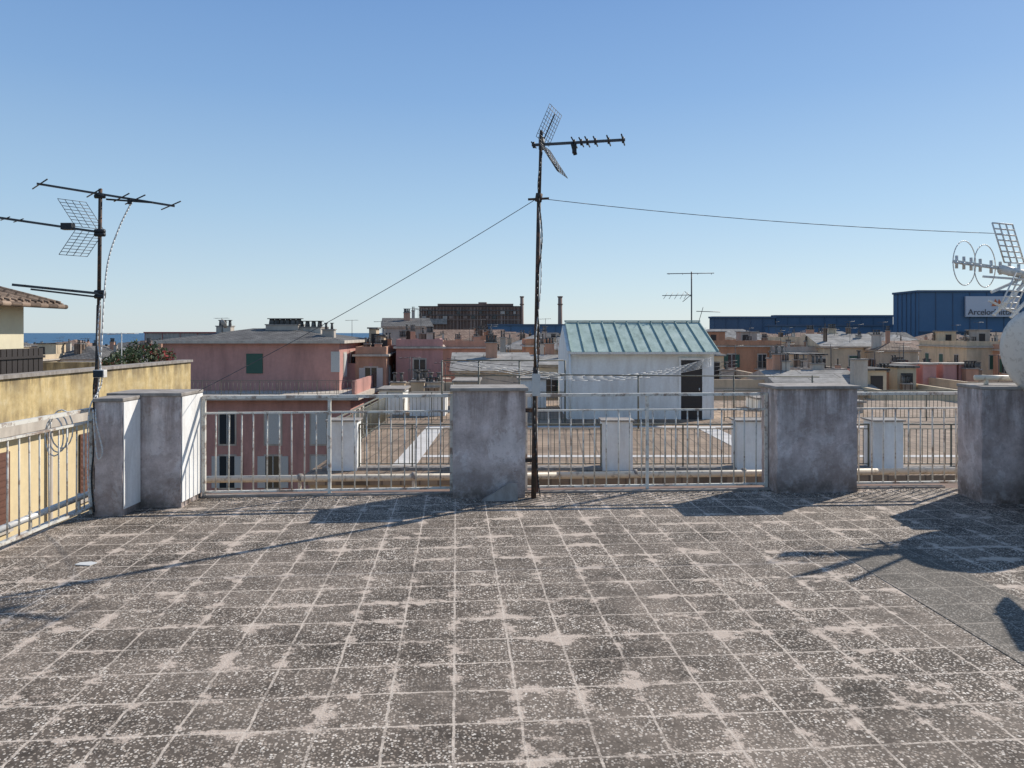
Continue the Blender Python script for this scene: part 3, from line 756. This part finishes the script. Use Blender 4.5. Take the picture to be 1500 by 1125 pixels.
pk=empty('pink_apartment_building')
d0=55; xa,xb=X(238,d0),X(497,d0); zt=Z(503,d0); zb_=Z(572,d0)
m=MB(); m.box(xa,xb,d0,66,zb_,zt,'pink'); m.box(xa-6,xb+1.6,51.5,68,-22,zb_-.35,'pink'); m.make('walls',pk)
m=MB(); m.box(xa-.5,xb+.5,d0-.5,66.5,zt+.001,zt+.22,'trim'); m.box(xa-6.5,xb+2.3,50.8,68.5,zb_-.348,zb_-.002,'trim'); m.make('cornices',pk)
m=MB(); m.add([(xa-.3,d0-.3,zt+.221),(xb+.3,d0-.3,zt+.221),(xb+.3,66.3,zt+.221),(xa-.3,66.3,zt+.221),(xa+5,60,zt+1.15),(xb-5,60,zt+1.15)],[(0,1,5,4),(1,2,5),(2,3,4,5),(3,0,4)],'slate'); m.make('roof',pk)
m=MB(); rg=random.Random(3)
m.box(X(361,d0),X(385,d0),d0-.06,d0-.001,Z(547,d0),Z(518,d0),'shut_g')
m.box(X(487,d0)-.1,X(487,d0)+.55,d0-.06,d0-.001,Z(545,d0),Z(515,d0),'shut_w')
windows(m,'right',d0+.6,65.5,xb,zb_+.5,zt,rg,'shut_w',3.2,2.4,.9,1.7,True,.8)
windows(m,'front',xa-5,xb+1,51.5,-14,zb_-.5,rg,'shut_w',3.05,3.15,1.05,2.2,True,.75)
windows(m,'right',52,67,xb+1.6,-14,zb_-.5,rg,'shut_w',3.05,3.0,1.05,2.2,True,.75)
m.make('windows',pk)
m=MB()
chimney(m,X(418,60),60,zt+.3,2.6,1.1,'grey',6); chimney(m,X(455,60),60,zt+.3,2.0,.9,'trim',4)
chimney(m,X(330,62),62,zt+.6,1.2,.7,'trim',3); chimney(m,X(482,57),57,zt+.2,.9,.8,'grey',2)
m.box(xb-5,xb-3,61,64,zt+.2,zt+1.3,'slate')
small_antenna(m,X(325,60),60,zt+.5,1.5,1.0); small_antenna(m,xb-1,64,zt+.3,1.6,1.0); small_dish(m,X(326,58),58,zt+.5,.4)
m.make('chimneys',pk)
railing('balcony_railing',(xa-6,51.0,zb_),(xb+2.1,51.0,zb_),1.0,.9,.1,.3,'rail_n',.014,True)
m=MB(); m.box(xb+.001,xb+1.9,58,58.25,zb_,zb_+1.9,'pink'); m.box(xb+1.75,xb+1.95,51.3,68,zb_,zb_+.95,'pink'); m.make('side_terrace_walls',pk)

L=[
 (515,560,508,58,9,'salmon','flat','shut_w',4,'roofgrey'),
 (572,640,497,60,9,'rose','flat','shut_w',6,'roofterra'),
 (554,618,474,90,10,'grey','gable','shut_b',12,'slate'),
 (640,712,500,76,10,'salmon','flat','shut_g',5,'roofgrey'),
 (690,722,492,90,8,'orange','flat','shut_b',5,'roofterra'),
 (660,770,535,48,11,'grey','gable','shut_g',3,'roofgrey'),
 (705,760,522,58,8,'white','flat','shut_b',3,'roofgrey'),
 (768,806,497,72,7,'orange','flat','shut_g',2,'roofterra'),
 (735,835,508,100,12,'beige','hip','shut_g',2,'roofgrey'),
 (775,835,528,60,8,'sand','gable','shut_g',2,'roofgrey'),
 (1048,1148,499,88,12,'orange','flat','shut_g',-3,'roofterra'),
 (1146,1215,508,84,10,'grey','flat','shut_b',-3,'roofgrey'),
 (1150,1205,494,115,10,'sand','flat','shut_b',-3,'roofgrey'),
 (1213,1300,503,82,11,'sand','gable','shut_g',-5,'roofgrey'),
 (1296,1350,508,78,10,'beige','hip','shut_b',-5,'rooftile'),
 (1425,1500,500,85,12,'sand','flat','shut_g',-5,'roofgrey'),
 (1500,1600,505,80,12,'salmon','flat','shut_g',-5,'roofgrey'),
 (1050,1160,556,46,12,'beige','flat','shut_g',-3,'roofterra'),
 (1165,1290,566,42,10,'grey','gable','shut_b',-3,'roofgrey'),
 (1180,1245,540,60,9,'grey','flat','shut_w',-4,'roofterra'),
 (1300,1420,572,40,9,'sand','flat','shut_w',-4,'roofgrey'),
 (1318,1420,548,54,9,'rose','flat','shut_w',-4,'roofterra'),
 (1430,1560,560,45,12,'beige','flat','shut_w',-4,'roofterra'),
 (840,1045,560,52,12,'beige','flat','shut_w',0,'roofgrey'),
 (150,240,525,75,10,'grey','gable','shut_g',5,'roofgrey'),
 (60,145,522,95,12,'white','hip','shut_g',5,'slate'),
 (-60,50,520,90,12,'sand','flat','shut_g',5,'roofgrey'),
 (548,660,575,38,8,'sand','flat','shut_w',3,'roofterra'),
]
occ=[(xa-7,xb+3,50,69)]
for i,(a,b,q,dd,dp,w_,rf_,sh,yaw,rm) in enumerate(L):
    x0,x1=X(a,dd),X(b,dd); off=.75 if rf_=='flat' else .5
    building('apartment_building',x0,x1,dd,dd+dp,Z(q,dd)-off,w_,rf_,sh,yaw,i*13,rf=rm)
    occ.append((x0-1,x1+1,dd-1,dd+dp+1))
for px in (1322,1352,1382,1405):
    p=empty('rooftop_stair_tower'); m=MB(); dd=50; x=X(px,dd)
    m.box(x,x+.9,dd,dd+1.2,Z(575,dd),Z(534,dd),'rose'); m.box(x-.1,x+1.0,dd-.1,dd+1.3,Z(534,dd)+.001,Z(534,dd)+.1,'trim'); m.make('tower',p)

walls=['pink','salmon','rose','beige','sand','orange','salmon','cream','beige','grey','sand','beige']
y=64; far=MB(); row=0
while y<250:
    dpt=12 if y<120 else 15
    half=.80*y+20; x=-half+R.uniform(0,8)
    while x<half:
        w_=R.uniform(9,17) if y<120 else R.uniform(11,22)
        x1=x+w_; yy=y+R.uniform(-1.5,1.5)
        top=R.uniform(-4.4,-1.6) if y<120 else (R.uniform(-4.5,-.4) if x>-.2*y else R.uniform(-6,-2.4))
        if y<85: top=R.uniform(-6,-3.8)
        ok=all(x1<o[0] or x>o[1] or yy+dpt-2<o[2] or yy>o[3] for o in occ)
        if ok:
            kw=dict(wall=R.choice(walls),roof=R.choice(['flat','flat','hip','hip','gable']),sh=R.choice(['shut_g','shut_b','shut_w']),yaw=R.uniform(-4,8),seed=int(R.random()*999),rf=R.choice(['roofgrey','roofterra','slate','slate','roofterra','rooftile']))
            if y<110: building('apartment_building',x,x1,yy,yy+dpt-2,top,**kw)
            else: building('x',x,x1,yy,yy+dpt-2,top,single=far,det=False,**kw)
        x=x1+R.uniform(.6,3)
    y+=dpt+3; row+=1
far.T=Matrix.Identity(4); far.make('distant_town_buildings')

# ---------------------------------------------------------------- industry on the skyline
ib=empty('industrial_plant_building'); dd=340
m=MB(); m.box(X(614,dd),X(762,dd),dd,dd+40,-22,Z(449,dd),'brown'); m.box(X(640,dd),X(752,dd),dd+3,dd+30,Z(449,dd),Z(444.5,dd),'brown')
m.box(X(700,dd),X(712,dd),dd+5,dd+12,Z(444.5,dd),Z(442,dd),'brownl'); m.make('walls',ib)
m=MB(); rg=random.Random(4)
for i in range(30):
    x=X(614.5+4.95*i,dd); m.box(x,x+rg.choice([.3,.5,.9]),dd-.5,dd-.001,-22,Z(450,dd),'brownl')
for q in (454,461,468): m.box(X(614,dd),X(762,dd),dd-.8,dd-.51,Z(q+1.2,dd),Z(q,dd),rg.choice(['brownl','slate']))
for i in range(14):
    x=X(616+10.4*i+rg.uniform(0,3),dd); q=rg.choice([456,463]); m.box(x,x+rg.uniform(1,2.2),dd-.78,dd-.5,Z(q+4,dd),Z(q,dd),rg.choice(['glass','brownl','grey']))
m.box(X(625,dd),X(655,dd),dd-1.5,dd-.9,Z(475,dd),Z(467,dd),'roofgrey'); m.box(X(613,dd),X(763,dd),dd-1,dd-.81,Z(449.5,dd),Z(448.4,dd),'slate')
m.make('cladding_ribs_and_openings',ib)
for px,q,w_ in ((764.5,434,2.6),(820.5,434,3.2)):
    p=empty('factory_chimney'); m=MB(); d2=345; m.tube((X(px,d2),d2,-22),(X(px,d2),d2,Z(q,d2)),w_*.36,'brownl',12,w_*.30); m.make('stack',p)
    m=MB()
    for zz in (Z(q,d2)-.5,Z(q,d2)-4): m.tube((X(px,d2),d2,zz),(X(px,d2),d2,zz+.5),w_*.40,'brown',12)
    m.make('collars',p)
def shed(name,a,b,q,dd,dp,k,roofk='blue2',ribs=10):
    p=empty(name); x0,x1=X(a,dd),X(b,dd); zt=Z(q,dd)
    m=MB(); m.box(x0,x1,dd,dd+dp,-22,zt,k); m.make('walls',p)
    m=MB(); m.box(x0-.5,x1+.5,dd-.5,dd+dp,zt+.001,zt+.7,roofk); m.make('roof_edge',p)
    m=MB()
    for i in range(int((x1-x0)/ribs)+1): m.box(x0+i*ribs,x0+i*ribs+.25,dd-.2,dd-.001,-22,zt,roofk)
    m.make('ribs',p); return p
shed('blue_factory_shed',715,836,477,330,30,'blue')
shed('blue_factory_shed',1045,1135,466,300,6,'blue2',ribs=5)
shed('blue_factory_shed',1136,1308,464,302,4,'blue2',ribs=5)
shed('blue_factory_shed',1125,1345,478,285,3,'blue',ribs=5)
shed('blue_factory_shed',560,616,480,330,20,'blue')
shed('red_warehouse',212,386,488,420,20,'grey','redc')
p=shed('blue_factory_hall',1345,1700,428,260,17,'blue',ribs=6)
m=MB(); m.box(X(1345,260),X(1700,260),259,259.69,Z(487,260),Z(485,260),'blue2')
for i in range(5): m.box(X(1345,260)-.25,X(1345,260)-.001,261.5+3*i,261.8+3*i,-22,Z(428,260),'blue2')
m.make('gutter_and_side_ribs',p)
sg=empty('company_sign')
m=MB(); m.box(X(1414,259),X(1492,259),258.6,259.3,Z(464,259),Z(434,259),'signw'); m.make('panel',sg)
tc=bpy.data.curves.new('letters','FONT'); tc.body='ArcelorMittal'; tc.size=2.9; tc.extrude=.05
to=bpy.data.objects.new('letters',tc); bpy.context.scene.collection.objects.link(to); to.parent=sg
to.location=(X(1418,258.5),258.45,Z(461,258.5)); to.rotation_euler=(math.pi/2,0,0); tc.materials.append(MAT['signt'])
m=MB(); cx_,cz_=X(1460,258.4),Z(444,258.4)
m.add([(cx_-1.8,258.4,cz_-1),(cx_-.4,258.4,cz_+1.5),(cx_+.3,258.4,cz_+.2),(cx_-.3,258.4,cz_-1)],[(0,1,2,3)],'orangep'); m.add([(cx_+.2,258.4,cz_-1),(cx_+.8,258.4,cz_+1.5),(cx_+2.2,258.4,cz_-.6)],[(0,1,2)],'orangep'); m.make('logo',sg)

# ---------------------------------------------------------------- ground and sea
m=MB(); m.add([(-700,-300,-22),(900,-300,-22),(900,520,-22),(-700,520,-22)],[(0,1,2,3)],'asphalt'); m.make('ground')
m=MB(); m.add([(-30000,-30000,-22.3),(30000,-30000,-22.3),(30000,30000,-22.3),(-30000,30000,-22.3)],[(0,1,2,3)],'sea'); m.make('sea')

# ---------------------------------------------------------------- light, sky, camera
s=Vector((1.14,.92,1.09)).normalized()
ld=bpy.data.lights.new('sun','SUN'); ld.energy=5.0; ld.angle=math.radians(.5); ld.color=(1,.95,.875)
lo=bpy.data.objects.new('sun',ld); bpy.context.scene.collection.objects.link(lo); lo.rotation_euler=s.to_track_quat('Z','Y').to_euler()
w=bpy.data.worlds.new('World'); bpy.context.scene.world=w; w.use_nodes=True; nt=w.node_tree
bg=nt.nodes['Background']; sk=nt.nodes.new('ShaderNodeTexSky'); sk.sky_type='NISHITA'; sk.sun_disc=False
sk.sun_elevation=math.asin(s.z); sk.sun_rotation=math.atan2(s.x,s.y); sk.air_density=1.0; sk.dust_density=.3; sk.ozone_density=3; sk.altitude=20
tcw=nt.nodes.new('ShaderNodeTexCoord'); spw=nt.nodes.new('ShaderNodeSeparateXYZ'); nt.links.new(tcw.outputs['Generated'],spw.inputs[0])
g=ramp(nt,spw.outputs[2],[(0,(.55,.645,.70)),(.06,(.48,.61,.71)),(.16,(.355,.525,.70)),(.30,(.215,.38,.64)),(.45,(.135,.275,.56)),(1,(.12,.21,.41))])
vm=nt.nodes.new('ShaderNodeVectorMath'); vm.operation='SCALE'; vm.inputs['Scale'].default_value=8.2; nt.links.new(g,vm.inputs[0])
mx=mix(nt,.8,sk.outputs[0],vm.outputs[0])
nt.links.new(mx,bg.inputs[0]); bg.inputs[1].default_value=.137
cd=bpy.data.cameras.new('camera'); co=bpy.data.objects.new('camera',cd); bpy.context.scene.collection.objects.link(co)
cd.sensor_width=36; cd.lens=F/1500*36; co.location=(0,0,EYE); co.rotation_euler=(math.pi/2,0,0)
cd.shift_y=-(562.5-487)/1500; cd.clip_end=60000; cd.clip_start=.05
sc=bpy.context.scene; sc.camera=co
sc.view_settings.view_transform='Standard'; sc.view_settings.look='None'; sc.view_settings.exposure=0
